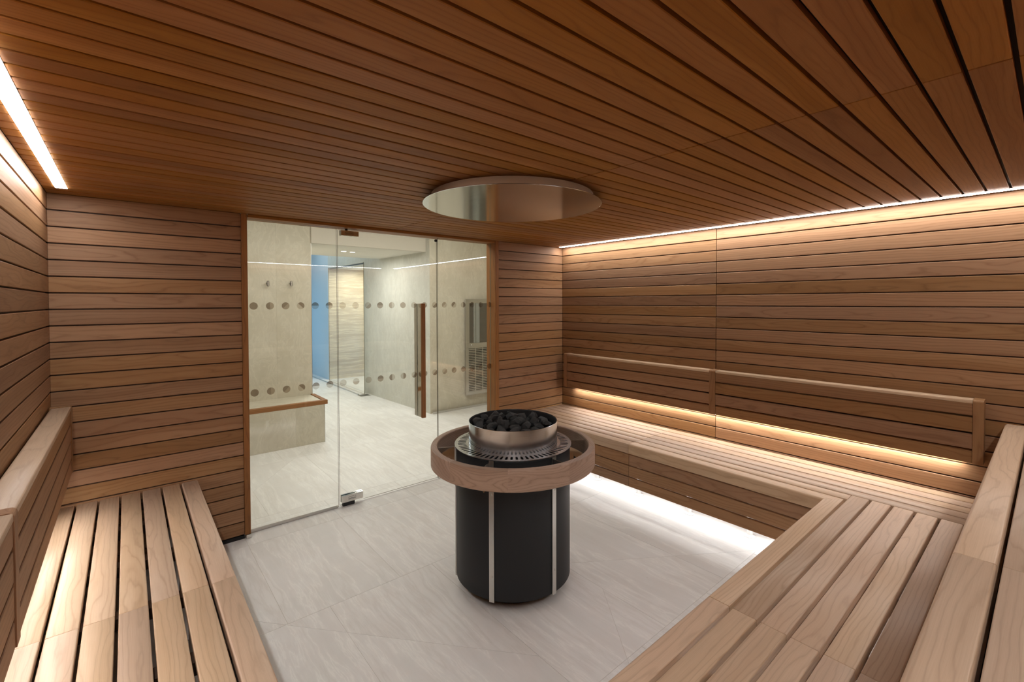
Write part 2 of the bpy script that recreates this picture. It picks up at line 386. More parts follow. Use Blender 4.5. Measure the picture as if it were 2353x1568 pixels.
cuts2 += [(d0, d1, (0.5, 2.2, 3.74, 6.1)), (d1, d2, (2.0, 3.05, 6.05, 7.5))]
rows = [(-0.5, .0), (.0, 1.22), (1.22, 2.445), (2.445, 3.41), (3.41, 3.70), (3.70, 3.795), (3.795, 5.03), (5.03, 5.90), (5.90, 7.12), (7.12, 8.34), (8.34, 9.56), (9.56, 10.8), (10.8, 12.0)]
for ri, (y0, y1) in enumerate(rows):
    offx = 0.787 if ri % 2 == 0 else 1.185
    if ri in (4, 5): offx = 1.185
    x = offx - 0.6 * 3
    while x < 5.1:
        x0, x1 = max(x, -0.85), min(x + 0.6, 5.15)
        if y0 > 5.9 and (x1 < 1.2 or x0 > 4.5): x += 0.6; continue
        if x1 - x0 > 0.05:
            polys = [[(x0, y0), (x1, y0), (x1, y1), (x0, y1)]]
            for a, b, (bx0, bx1, by0, by1) in cuts2:
                cx, cy = (x0 + x1) / 2, (y0 + y1) / 2
                if x1 > bx0 and x0 < bx1 and y1 > by0 and y0 < by1:
                    # does the segment cross this tile?
                    hit = any(x0 < a[0] + (b[0] - a[0]) * t_ / 40 < x1 and y0 < a[1] + (b[1] - a[1]) * t_ / 40 < y1 for t_ in range(41))
                    if hit:
                        polys = [q for pl in polys for q in (clip(pl, a, b, 1), clip(pl, a, b, -1)) if len(q) > 2]
            for pl in polys:
                pl = inset(pl, 0.0008)
                cx = sum(p[0] for p in pl) / len(pl); cy = sum(p[1] for p in pl) / len(pl); n = len(pl)
                V = [(p[0] - cx, p[1] - cy, 0.0) for p in pl] + [(p[0] - cx, p[1] - cy, -0.01) for p in pl]
                F = [tuple(range(n)), tuple(range(2 * n - 1, n - 1, -1))] + [(i, (i + 1) % n, n + (i + 1) % n, n + i) for i in range(n)]
                link('tile', mesh_of(V, F, 'tile'), 'floor', fl, (cx, cy, jit(.0001)))
        x += 0.6
# steel drain and channel in the passage floor
dr = empty('floor_drain', (*O(3.03, 7.57), 0.0), label='small square steel floor drain at the end of the passage channel', cat='drain')
dx, dy = O(3.03, 7.57)
sbox('drain_frame', dx - .09, dx + .09, dy - .09, dy + .09, 0.0004, 0.003, 'satin', dr)
for k in range(7):
    sbox('slot', dx - .078 + k * .023, dx - .066 + k * .023, dy - .07, dy + .07, 0.0031, 0.0036, 'black', dr)  # black bars stand for the shade inside open slots
ch = sbox('channel_profile', dx - .065, dx - .045, dy + .1, O(0, 10.8)[1], 0.0005, 0.012, 'satin', None, label='narrow steel channel running along the passage floor', cat='channel')

# ------------------------------------------------------------------ timber frame of the glass screen
YG = 3.594
fr = empty('trim_1', (1.67, YG, 0), kind='structure', label='timber frame of the glass screen')
board('jamb', fr, (0.6025, 3.520, H / 2 + .0125), (0, 0, 1), (0, -1, 0), H - 0.0265, 0.035, 0.14, 'wood_frame')
board('jamb', fr, (2.735, 3.520, H / 2 + .0125), (0, 0, 1), (0, -1, 0), H - 0.0265, 0.044, 0.14, 'wood_frame')
board('head', fr, (1.6665, 3.520, 2.175), (1, 0, 0), (0, -1, 0), 2.086, 0.0215, 0.14, 'wood_frame')
sbox('jamb_shoe', 0.592, 0.622, 3.514, 3.56, 0.0, 0.026, 'satin', fr)
sbox('jamb_shoe', 2.715, 2.75, 3.514, 3.56, 0.0, 0.026, 'satin', fr)
def disc_half(r, a0, nseg=14):
    pts = [(r * math.cos(a0 + math.pi * i / nseg), r * math.sin(a0 + math.pi * i / nseg)) for i in range(nseg + 1)]
    return pts
def dot_mesh(ang, ma, mb):
    key = ('dot', ang, ma, mb)
    if key in _cache: return _cache[key]
    vs_, fs, fm = [], [], []
    for k, a0 in ((0, ang), (1, ang + math.pi)):
        pts = disc_half(0.0255, a0); b = len(vs_)
        vs_ += [(x, -0.0, z) for x, z in pts]
        fs.append(tuple(range(b, b + len(pts)))); fm.append(k)
    me = D.meshes.new('dot'); me.from_pydata(vs_, [], fs); me.materials.append(M[ma]); me.materials.append(M[mb])
    for p, k in zip(me.polygons, fm): p.material_index = k
    _cache[key] = me; return me
dd, dm, dp = 'dot_dark', 'dot_mid', 'dot_pale'
a45 = math.pi / 4; a90 = math.pi / 2
upper = [(0, dd, dd), (a90, dd, dm), (a45, dd, dm), (-a45, dd, dp), (0, dd, dp), (0, dd, dp), (0, dp, dp), (0, dp, dp), (a45, dp, dm), (0, dd, dm), (a90, dm, dp), (0, dm, dm), (0, dp, dp), (0, dm, dd), (a45, dp, dd), (a45, dm, dp), (a45, dd, dp), (a90, dp, dd), (a45, dm, dp), (a90, dm, dp), (a90, dp, dd)]
lower = [(0, dd, dd), (a90, dd, dm), (a45, dd, dm), (-a45, dd, dp), (0, dd, dp), (0, dd, dp), (0, dp, dp), (0, dp, dm), (a45, dp, dp), (0, dd, dm), (a90, dd, dp), (a90, dp, dd), (a45, dp, dd), (a45, dm, dd), (a45, dp, dd), (a45, dp, dm), (a45, dd, dm), (0, dd, dm), (0, dp, dm), (0, dp, dp), (a90, dm, dd)]
def pane(name, x0, x1, z0, z1, root):
    p = sbox(name, x0, x1, YG, YG + 0.010, z0, z1, 'glass', root)
    me = p.data; me.materials.append(M['glass_edge'])
    for f in me.polygons: f.material_index = 0 if abs(f.normal.y) > 0.5 else 1
    return p
def dots(root, x0, x1):
    for i in range(21):
        x = 0.666 + 0.1014 * i
        if not (x0 < x < x1): continue
        for zz, lst in ((1.568, upper), (0.966, lower)):
            link('dot_sticker', dot_mesh(*lst[i]), None, root, (x, YG - 0.0008, zz))
pl = empty('fixed_glass_panel', (0.93, YG, 0), label='fixed clear glass panel left of the glass door with a steel base channel', cat='glass panel')
pane('pane', 0.621, 1.233, 0.004, 2.163, pl); dots(pl, 0.6, 1.235)
sbox('base_channel', 0.622, 1.222, YG - 0.006, YG - 0.0005, 0.0005, 0.023, 'satin', pl)
gd = empty('door_1', (1.68, YG, 0), kind='structure', label='frameless glass door')
pane('door_pane', 1.241, 2.112, 0.012, 2.150, gd); dots(gd, 1.235, 2.116)
pr = empty('fixed_glass_panel', (2.41, YG, 0), label='fixed clear glass panel right of the glass door beside the plank wall', cat='glass panel')
pane('pane', 2.120, 2.712, 0.004, 2.163, pr); dots(pr, 2.116, 2.75)
# hinges: plates on both faces, with a small framed maker's plate
def strokes(root, cx, y, cz, w, h):
    t_ = 0.0012
    for (a0, a1, b0, b1) in ((-w / 2, w / 2, h / 2 - t_, h / 2), (-w / 2, w / 2, -h / 2, -h / 2 + t_), (-w / 2, -w / 2 + t_, -h / 2, h / 2), (w / 2 - t_, w / 2, -h / 2, h / 2)):
        yield (cx + a0, cx + a1, cz + b0, cz + b1)
    n = 8
    for i in range(n):
        x = cx - w * .40 + w * .8 * (i + .5) / n; hw = w * .8 / n * .3
        yield (x - hw, x + hw, cz - h * .26, cz - h * .10); yield (x - hw, x - hw + .0014, cz - h * .26, cz + h * .08)
def merged_boxes(name, boxes, y0, y1, mat, parent):
    V, F = [], []
    cx = sum(b[0] + b[1] for b in boxes) / 2 / len(boxes); cz = sum(b[2] + b[3] for b in boxes) / 2 / len(boxes); cy = (y0 + y1) / 2
    for (x0, x1, z0, z1) in boxes:
        b = len(V)
        V += [(x - cx, y - cy, z - cz) for x in (x0, x1) for y in (y0, y1) for z in (z0, z1)]
        F += [tuple(b + i for i in f) for f in ((0, 1, 3, 2), (4, 6, 7, 5), (0, 4, 5, 1), (2, 3, 7, 6), (0, 2, 6, 4), (1, 5, 7, 3))]
    return link(name, mesh_of(V, F, name), mat, parent, (cx, cy, cz), kind='stuff')
for (x0, x1, z0, z1, nm) in ((1.252, 1.418, 0.030, 0.084, 'bottom'), (1.262, 1.400, 2.110, 2.150, 'top')):
    h_ = sbox('hinge', x0, x1, YG - 0.016, YG - 0.0005, z0, z1, 'chrome', gd, bevel=0.001)
    sbox('hinge', x0, x1, YG + 0.0105, YG + 0.026, z0, z1, 'chrome', gd, bevel=0.001)
    merged_boxes('maker_plate_lettering', list(strokes(gd, (x0 + x1) / 2 - .004, 0, (z0 + z1) / 2, 0.058, 0.022)), YG - 0.0168, YG - 0.0161, 'black_inner', h_)
    if nm == 'bottom': sbox('pivot', x0 + .01, x0 + .1, YG - 0.014, YG + 0.02, 0.0005, 0.0295, 'black_inner', gd, bevel=0.002)
    else: sbox('pivot', x0 + .04, x0 + .055, YG - 0.004, YG + 0.012, 2.1505, 2.163, 'black', gd)
sbox('door_stop', 2.085, 2.110, YG - 0.022, YG - 0.001, 2.128, 2.150, 'black_inner', gd, bevel=0.004)
# pull handle: timber grip on a polished steel fin, through the glass
hd = sbox('pull_handle', 1.917, 1.947, 3.532, YG - 0.0005, 0.600, 1.580, 'chrome', gd, bevel=0.001)
board('timber_grip', hd, (1.932, 3.510, 1.090), (0, 0, 1), (0, -1, 0), 0.984, 0.034, 0.0215, 'wood_frame', r=0.002)
sbox('outer_handle', 1.917, 1.947, YG + 0.0105, YG + 0.06, 0.600, 1.580, 'satin', gd, bevel=0.001)

# ------------------------------------------------------------------ benches
SZ = 0.465            # seat height
SW, SG = 0.0835, 0.0102
def poly_slat(name, root, pts, z, T, mat, xd=(1, 0, 0)):
    """slat with a mitred end: extruded outline pts (x, y) with a small chamfer on top"""
    cx = sum(p[0] for p in pts) / len(pts); cy = sum(p[1] for p in pts) / len(pts); n = len(pts)
    rot = basis(xd, (0, 0, 1)); inv = rot.transposed()
    L = lambda p, dz: tuple(inv @ Vector((p[0] - cx, p[1] - cy, dz)))
    ins = inset(pts, 0.004); ins2 = inset(pts, 0.0012)
    V = [L(p, -T) for p in pts] + [L(p, -0.004) for p in pts] + [L(p, -0.0012) for p in ins2] + [L(p, 0) for p in ins]
    F = [tuple(range(n - 1, -1, -1)), tuple(range(3 * n, 4 * n))]
    for k in range(3): F += [(k * n + i, k * n + (i + 1) % n, (k + 1) * n + (i + 1) % n, (k + 1) * n + i) for i in range(n)]
    return link(name, mesh_of(V, F, 'slat'), mat, root, (cx, cy, z), rot)
def foot(root, x, y, top):
    V, F = [], []
    prof = [(0.0, 0.0005), (0.040, 0.0005), (0.040, 0.005), (0.026, 0.008), (0.019, 0.012), (0.019, top), (0.0, top)]
    me = lathe_mesh(prof, 20); link('foot', me, 'foot_metal', root, (x, y, 0))
def lathe_mesh(prof, n=48, a0=0.0, smooth=True, sharp=35):
    V, F = [], []
    m = len(prof)
    for i in range(n):
        a = a0 + 2 * math.pi * i / n
        for (r, z) in prof: V.append((r * math.cos(a), r * math.sin(a), z))
    for i in range(n):
        j = (i + 1) % n
        for k in range(m - 1): F.append((i * m + k, j * m + k, j * m + k + 1, i * m + k + 1))
    me = D.meshes.new('lathe'); me.from_pydata(V, [], F)
    bm = bmesh.new(); bm.from_mesh(me); bmesh.ops.remove_doubles(bm, verts=bm.verts, dist=1e-5)
    bmesh.ops.dissolve_degenerate(bm, edges=bm.edges, dist=1e-6); bmesh.ops.recalc_face_normals(bm, faces=bm.faces); bm.to_mesh(me); bm.free()
    if smooth:
        me.polygons.foreach_set('use_smooth', [True] * len(me.polygons))
        try: me.set_sharp_from_angle(angle=math.radians(sharp))
        except Exception: pass
    return me
def slats_y(root, xs, y0, y1, joints, T=0.024, nose=None):
    """slats running along y; xs list of (x0, x1); nose: index of the deep rounded front slat and side"""
    cuts = [y0] + joints + [y1]
    for i, (a, b) in enumerate(xs):
        for s in range(len(cuts) - 1):
            c0 = cuts[s] + (.0014 if s else 0); c1 = cuts[s + 1] - .0014
            t_ = 0.075 if nose and i == nose[0] else T
            if nose and i == nose[0]:
                # deep front board with a rounded outer arris; -Y local side is the outer one
                xd = (0, -1, 0) if nose[1] > 0 else (0, 1, 0)
                board('nosing', root, ((a + b) / 2, (c0 + c1) / 2, SZ), xd, (0, 0, 1), c1 - c0, b - a, t_, 'wood_bench_lit', r=0.004, seg=2, r2=0.012)
            else:
                board('slat', root, ((a + b) / 2, (c0 + c1) / 2, SZ + jit(.0004)), (0, 1, 0), (0, 0, 1), c1 - c0, b - a, t_, 'wood_bench_lit', r=0.004, seg=2)
ZN = [SZ - .075, SZ - .095 - .0]   # underside of the nosing
def fascia(root, axis, c, normal, cuts, rows_=((0.298, 0.380), (0.208, 0.289), (0.126, 0.199))):
    for (z0, z1) in rows_:
        for s in range(len(cuts) - 1):
            b0 = cuts[s] + (.0012 if s else 0); b1 = cuts[s + 1] - .0012
            m = (b0 + b1) / 2
            if axis == 'y': board('fascia_board', root, (c, m, (z0 + z1) / 2), (0, 1, 0), (normal, 0, 0), b1 - b0, z1 - z0, 0.02, 'wood_wall_and_shade')  # darker copy of the bench wood paints shade on the upright front
            else: board('fascia_board', root, (m, c, (z0 + z1) / 2), (1, 0, 0), (0, normal, 0), b1 - b0, z1 - z0, 0.02, 'wood_wall_and_shade')
# left bench
lb = empty('sauna_bench', (0.0, 2.2, 0), label='slatted wooden bench along the left plank wall', cat='bench')
lx = []
b = 0.3275
for i in range(6): lx.append((b - SW, b)); b -= SW + SG
lx.append((XL + 0.001, b)) 
slats_y(lb, lx[1:], 0.86, YB - .004, [2.182])
for (c0, c1) in ((0.86, 2.181), (2.183, YB - .004)):
    board('nosing', lb, ((lx[0][0] + lx[0][1]) / 2, (c0 + c1) / 2, SZ), (0, -1, 0), (0, 0, 1), c1 - c0, SW, 0.03, 'wood_bench_lit', r=0.004, seg=2, r2=0.012)
for y in [0.95 + .43 * i for i in range(6)] + [3.45]:
    sbox('bearer', XL + .01, 0.30, y - .03, y + .03, SZ - .075, SZ - .031, 'wood_backing', lb)
    foot(lb, 0.19, y, SZ - .0755)
sbox('rail', 0.255, 0.30, 0.9, YB - .02, SZ - .115, SZ - .076, 'wood_backing', lb)
sbox('rail', -0.20, -0.16, 0.9, YB - .02, SZ - .115, SZ - .076, 'wood_backing', lb)
fascia(lb, 'y', 0.318, 1, [0.86, 2.182, YB - .004], rows_=((0.346, 0.428), (0.258, 0.338), (0.172, 0.250)))
# right bench
rb = empty('sauna_bench', (3.3, 2.2, 0), label='slatted wooden bench along the right plank wall with boarded front', cat='bench')
rx = []
a = 3.004
for i in range(7): rx.append((a, min(a + SW, XR - .001))); a += SW + SG
slats_y(rb, rx[2:], 0.20, YB - .004, [2.182])
for (c0, c1) in ((0.757, 2.181), (2.183, YB - .004)):
    board('slat', rb, ((rx[1][0] + rx[1][1]) / 2, (c0 + c1) / 2, SZ), (0, 1, 0), (0, 0, 1), c1 - c0, SW, 0.024, 'wood_bench_lit', r=0.004, seg=2)
board('nosing', rb, (rx[0][0] + SW / 2, (2.183 + YB - .004) / 2, SZ), (0, 1, 0), (0, 0, 1), YB - .004 - 2.183, SW, 0.075, 'wood_bench_lit', r=0.004, seg=2, r2=0.012)
FYN = 0.852           # front edge of the near lower bench
def mitred_nosing(root, pts, z, T, outer, mat='wood_bench_lit', xd=(0, 1, 0)):
    """rounded nosing with one mitred end. pts: outer start, outer end(mitre), inner end(mitre), inner start"""
    (o0, o1, i1, i0) = [Vector(p) for p in pts]
    R = 0.012; prof = [(0.0, -T)] + [(R - R * math.cos(t_), -R + R * math.sin(t_)) for t_ in [i * math.pi / 10 for i in range(6)]]
    Wd = (i0 - o0).length; prof += [(Wd - .004, 0), (Wd - .0012, -.0012), (Wd, -.004), (Wd, -T)]
    c = (o0 + o1 + i1 + i0) / 4; rot = basis(xd, (0, 0, 1)); inv = rot.transposed(); V = []
    for (O_, I_) in ((o0, i0), (o1, i1)):
        for (d, h) in prof:
            p = O_ + (I_ - O_) * (d / Wd); V.append(tuple(inv @ Vector((p.x - c.x, p.y - c.y, h))))
    n = len(prof); F = [tuple(range(n)), tuple(range(2 * n - 1, n - 1, -1))] + [(i, (i + 1) % n, n + (i + 1) % n, n + i) for i in range(n)]
    me = mesh_of(V, F, 'nosing'); me.polygons.foreach_set('use_smooth', [len(p.vertices) == 4 for p in me.polygons])
    try: me.set_sharp_from_angle(angle=math.radians(40))
    except Exception: pass
    return link('nosing', me, mat, root, (c.x, c.y, z), rot)
mitred_nosing(rb, ((3.004, 2.181), (3.004, FYN + .0), (3.004 + SW, FYN - SW), (3.004 + SW, 2.181)), SZ, 0.075, 1)
fascia(rb, 'y', 3.010, -1, [0.80, 2.182, YB - .004])
for y in [0.45, 0.85] + [1.31 + .4425 * i for i in range(6)]:
    if y > YB - .05: continue
    sbox('bearer', 3.19 if y < 1.0 else 3.035, XR - .012, y + .02, y + .08, SZ - .075, SZ - .026, 'wood_backing', rb)
for i in range(5): foot(rb, 3.196, 1.329 + .4425 * i, SZ - .026)
# near lower bench
nb = empty('sauna_bench', (1.7, 0.5, 0), label='lower slatted wooden bench in the foreground, below the upper tier', cat='bench')
ny = []
b = FYN
for i in range(7): ny.append((b - SW, b)); b -= 0.0962 if i == 0 else 0.0962
NJ = 1.6765
for i, (y0, y1) in enumerate(ny[1:]):
    xe = 3.186
    for (a0, a1) in ((XL + .001, NJ - .0014), (NJ + .0014, xe)):
        board('slat', nb, ((a0 + a1) / 2, (y0 + y1) / 2, SZ + jit(.0004)), (1, 0, 0), (0, 0, 1), a1 - a0, y1 - y0, 0.040, 'wood_bench_lit', r=0.004, seg=2)
board('nosing', nb, ((XL + NJ) / 2, FYN - SW / 2, SZ), (-1, 0, 0), (0, 0, 1), NJ - XL - .002, SW, 0.075, 'wood_bench_lit', r=0.004, seg=2, r2=0.012)
mitred_nosing(nb, ((NJ + .001, FYN), (3.002, FYN), (3.002 + SW, FYN - SW), (NJ + .001, FYN - SW)), SZ, 0.075, 1, xd=(1, 0, 0))
fascia(nb, 'x', 0.846, 1, [0.35, NJ, 3.0])
for x in [0.45 + .45 * i for i in range(6)]:
    sbox('bearer', x - .03, x + .03, 0.20, 0.82, SZ - .095, SZ - .0415, 'wood_backing', nb)
    foot(nb, x, 0.66, SZ - .0955)
# upper bench
ub = empty('sauna_bench', (1.7, -0.15, 0), label='upper slatted wooden bench at the right edge of the foreground', cat='bench')
UZ = 0.918; UY = 0.1735; b = UY
uys = []
while b > YF + .03: uys.append((max(b - 0.0845, YF + .001), b)); b -= 0.0945
UJ = 1.6765
for i, (y0, y1) in enumerate(uys):
    for (a0, a1) in ((XL + .001, UJ - .0012), (UJ + .0012, XR - .001)):
        if i == 0: board('nosing', ub, ((a0 + a1) / 2, (y0 + y1) / 2, UZ), (-1, 0, 0), (0, 0, 1), a1 - a0, y1 - y0, 0.075, 'wood_bench_lit', r=0.006, seg=3, r2=0.014)
        else: board('slat', ub, ((a0 + a1) / 2, (y0 + y1) / 2, UZ + jit(.0004)), (1, 0, 0), (0, 0, 1), a1 - a0, y1 - y0, 0.030, 'wood_bench_lit', r=0.004, seg=2)
for zz in (0.80, 0.71, 0.62, 0.53):
    for (a0, a1) in ((XL + .001, UJ - .001), (UJ + .001, XR - .001)):
        board('fascia_board', ub, ((a0 + a1) / 2, 0.160, zz - .002), (1, 0, 0), (0, 1, 0), a1 - a0, 0.082, 0.02, 'wood_wall_and_shade')  # shade of the upper front is put into the darker wood
for x in [-0.1 + .42 * i for i in range(9)]:
    sbox('bearer', x - .03, x + .03, YF + .01, 0.08, UZ - .085, UZ - .0315, 'wood_backing', ub)
    sbox('post', x - .03, x + .03, 0.06, 0.12, 0.0, UZ - .0855, 'wood_backing', ub)

# ------------------------------------------------------------------ backrests
BZ0, BZ1 = 0.687, 1.041
def backrest(xface, xwall, s, y_near, label):
    """s: +1 faces +x (left wall), -1 faces -x"""
    root = empty('backrest', (xwall, 1.8, BZ0), label=label, cat='backrest')
    back = xwall + s * 0.008
    posts = [(3.381, 3.421), (1.757, 1.807), (y_near, y_near + .045)]
    for (p0, p1) in posts:
        V = []
        d = abs(xface - back); h = BZ1 - BZ0; R = 0.014
        prof = [(0, 0), (0, h)] + [(d - R + R * math.sin(t_), h - R + R * math.cos(t_)) for t_ in [i * math.pi / 10 for i in range(6)]] + [(d, 0)]
        for y in (p0 + .0006, p1 - .0006):
            for (q, z) in prof: V.append((back + s * (q + (0.002 if q > 0.001 else 0)) - xwall, y - (p0 + p1) / 2, z + (0.002 if z > 0 else 0)))
        n = len(prof)
        # local X along the grain (vertical)
        F = [tuple(range(n)), tuple(range(2 * n - 1, n - 1, -1))] + [(i, (i + 1) % n, n + (i + 1) % n, n + i) for i in range(n)]
        rot = basis((0, 0, 1), (s, 0, 0)); inv = rot.transposed()
        V = [tuple(inv @ Vector(v)) for v in V]
        link('post', mesh_of(V, F, 'post'), 'wood_wall_and_shade', root, (xwall, (p0 + p1) / 2, BZ0), rot)  # post takes the shaded wood tone too
    for (y0, y1) in ((1.807, 3.381), (y_near + .045, 1.757)):
        # cap: deep top board with rounded front edge
        L = y1 - y0; ym = (y0 + y1) / 2; wd = abs(xface - back)
        xd = (0, 1, 0) if s < 0 else (0, -1, 0)
        board('cap', root, ((xface + back) / 2, ym, BZ1), xd, (0, 0, 1), L, wd, 0.020, 'wood_bench_lit', r=0.004, seg=2, r2=0.014)  # lighter wood copy paints the highlight along the cap
        for (z0, z1) in ((0.953, BZ1 - .0202), (0.860, 0.942), (0.766, 0.849), (BZ0, 0.755)):
            board('rail_board', root, (xface - s * .0015, ym, (z0 + z1) / 2), (0, 1, 0), (s, 0, 0), L, z1 - z0, 0.018, 'wood_wall_and_shade')  # shade on the upright boards comes from the darker wood copy
    return root
backrest(-0.232, XL, 1, 0.20, 'slatted wooden backrest with thick cap on the left plank wall')
backrest(3.564, XR, -1, 0.247, 'slatted wooden backrest with thick cap on the right plank wall')

# ------------------------------------------------------------------ lights of the room
def strip(name, x0, x1, y0, y1, z0, z1, mat, label, face):
    root = empty('light_strip', ((x0 + x1) / 2, (y0 + y1) / 2, z1), label=label, cat='light')
    if face == 'z':
        sbox('housing', x0 - .001, x1 + .001, y0 - .001, y1 + .001, z0 + .002, z1, 'white_paint', root)
        sbox('diffuser', x0, x1, y0, y1, z0, z0 + .0015, mat, root)
    return root
strip('l', SL0, SL1, YF + .16, SLY, H - .004, H + .0, 'strip', 'wide lit white strip in the ceiling along the left wall', 'z')
strip('r', SR0, SR1, YF + .16, SRY, H - .004, H + .0, 'strip', 'long thin lit white strip in the ceiling along the right wall', 'z')
strip('f', -0.10, 3.365, YF + .045, YF + .090, H - .004, H + .0, 'strip', 'lit white strip in the ceiling along the wall behind the upper bench', 'z')
strip('bl', XL + .018, XL + .034, 0.30, 3.33, 0.674, 0.6855, 'strip_back', 'lit strip hidden behind the left backrest', 'z')
strip('br', XR - .034, XR - .018, 0.34, 3.33, 0.674, 0.6855, 'strip_back', 'lit strip glowing behind the lower edge of the right backrest', 'z')
strip('fr', 3.125, 3.155, 0.70, 3.40, 0.168, 0.180, 'strip_floor', 'lit strip under the right bench washing the floor', 'z')
root = strip('fn', 0.40, 2.95, 0.705, 0.735, 0.168, 0.180, 'strip_floor', 'lit strip under the lower foreground bench', 'z')

# ------------------------------------------------------------------ heater
HX, HY = 1.680, 2.018
cam_az = math.atan2(-HY, -HX)
ht = empty('sauna_heater', (HX, HY, 0), label='round black sauna heater with steel stone drum in the middle of the floor', cat='heater')
def lathe(name, prof, mat, n=64, parent=ht, loc=None, a0=0.0, **kw):
    return link(name, lathe_mesh(prof, n, a0), mat, parent, loc or (HX, HY, 0), **kw)
lathe('foot_ring', [(0.0, 0.0005), (0.235, 0.0005), (0.235, 0.058), (0.0, 0.058)], 'black')
lathe('body', [(0.0, 0.060), (0.318, 0.060), (0.325, 0.064), (0.325, 0.778), (0.0, 0.778)], 'black_metal', n=96)
# vertical steel strips
for k in range(6):
    az = cam_az + math.radians(-19.5 + 60 * k)
    rot = Matrix.Rotation(az, 3, 'Z')
    V = []; F = []
    w2 = 0.0135; r0, r1 = 0.3255, 0.3315
    for z in (0.058, 0.785):
        V += [(r0, -w2, z), (r1, -w2, z), (r1, w2, z), (r0, w2, z)]
    F = [(0, 1, 2, 3), (7, 6, 5, 4), (0, 4, 5, 1), (1, 5, 6, 2), (2, 6, 7, 3), (3, 7, 4, 0)]
    st = link('steel_strip', mesh_of(V, F, 'strip'), 'satin', ht, (HX, HY, 0), rot)
    for zz in (0.612, 0.19):
        sm = lathe_mesh([(0.0, 0.003), (0.0045, 0.003), (0.0065, 0.0), (0.0, 0.0)], 12)
        p = rot @ Vector((0.3316, 0, zz))
        link('screw', sm, 'chrome', st, (HX + p.x, HY + p.y, p.z), (Matrix.Identity(3) @ Matrix.Rotation(math.pi / 2, 3, 'Y')))
    V = [(0.372, -0.050, 0.684), (0.372, -0.050, 0.668), (0.366, -0.026, 0.632), (0.360, -0.012, 0.648), (0.360, -0.012, 0.684)]
    n_ = len(V); V = V + [(x + .002, y, z) for x, y, z in V]
    F = [tuple(range(n_)), tuple(range(2 * n_ - 1, n_ - 1, -1))] + [(i, (i + 1) % n_, n_ + (i + 1) % n_, n_ + i) for i in range(n_)]
    link('bracket', mesh_of(V, F, 'bracket'), 'chrome', ht, (HX, HY, 0), rot)
    # bracket: bent steel plate carrying the guard rail
    V = [(0.332, 0, 0.640), (0.4285, 0, 0.695), (0.4285, 0, 0.775), (0.332, 0, 0.775)]
    V = [(x, -0.0135, z) for x, y, z in V] + [(x, -0.0115, z) for x, y, z in V]
    F = [(0, 1, 2, 3), (7, 6, 5, 4)] + [(i, (i + 1) % 4, 4 + (i + 1) % 4, 4 + i) for i in range(4)]
    link('bracket', mesh_of(V, F, 'bracket'), 'chrome', ht, (HX, HY, 0), rot)
# slotted steel plate
def slotted_plate():
    NS = 70; V = []; F = []
    zt, zb = 0.790, 0.787
    radii = [0.2535, 0.268, 0.272, 0.311, 0.315, 0.333]
    # slot half angle fraction per radius row
    per = 8  # angular divisions per sector
    idx = {}
    cuts_ = [0, .12, .26, .38, .5, .62, .74, .88]  # division starts (slot spans .26 -.74, rounded ends by corner cells)
    A = [(s + c) * 2 * math.pi / NS for s in range(NS) for c in cuts_]
    na = len(A)
    for layer, z in enumerate((zt, zb)):
        for ri, r in enumerate(radii):
            for ai, a in enumerate(A): V.append((r * math.cos(a), r * math.sin(a), z))
    vid = lambda l, ri, ai: l * len(radii) * na + ri * na + ai % na
    hole = set()
    for s in range(NS):
        for ri in range(1, 4):
            rng = range(2, 6) if ri == 2 else range(3, 5)
            for c in rng: hole.add((ri, s * per + c))
    for ri in range(len(radii) - 1):
        for ai in range(na):
            if (ri, ai) in hole: continue
            F.append((vid(0, ri, ai), vid(0, ri, ai + 1), vid(0, ri + 1, ai + 1), vid(0, ri + 1, ai)))
            F.append((vid(1, ri, ai), vid(1, ri + 1, ai), vid(1, ri + 1, ai + 1), vid(1, ri, ai + 1)))
            for (da, dr_, q) in ((0, 1, 'r'), (0, -1, 'r'), (1, 0, 'a'), (-1, 0, 'a')):
                nr, na_ = ri + dr_, (ai + da) % na
                if 0 <= nr < len(radii) - 1 and (nr, na_) not in hole: continue
                if q == 'r':
                    rr = ri + 1 if dr_ > 0 else ri
                    F.append((vid(0, rr, ai), vid(0, rr, ai + 1), vid(1, rr, ai + 1), vid(1, rr, ai)))
                else:
                    aa = ai + 1 if da > 0 else ai
                    F.append((vid(0, ri, aa), vid(0, ri + 1, aa), vid(1, ri + 1, aa), vid(1, ri, aa)))
    me = D.meshes.new('plate'); me.from_pydata(V, [], F)
    bm = bmesh.new(); bm.from_mesh(me); loose = [v for v in bm.verts if not v.link_faces]; bmesh.ops.delete(bm, geom=loose, context='VERTS')
    bmesh.ops.recalc_face_normals(bm, faces=bm.faces); bm.to_mesh(me); bm.free(); return me
link('slotted_plate', slotted_plate(), 'steel_plate', ht, (HX, HY, 0))
lathe('stone_drum', [(0.2525, 0.786), (0.2525, 0.916), (0.2510, 0.9165), (0.2510, 0.786)], 'steel', n=96)
lathe('drum_lining', [(0.2505, 0.912), (0.2485, 0.912), (0.2485, 0.80), (0.0, 0.80), (0.0, 0.79), (0.2505, 0.79)], 'black_inner', n=64)
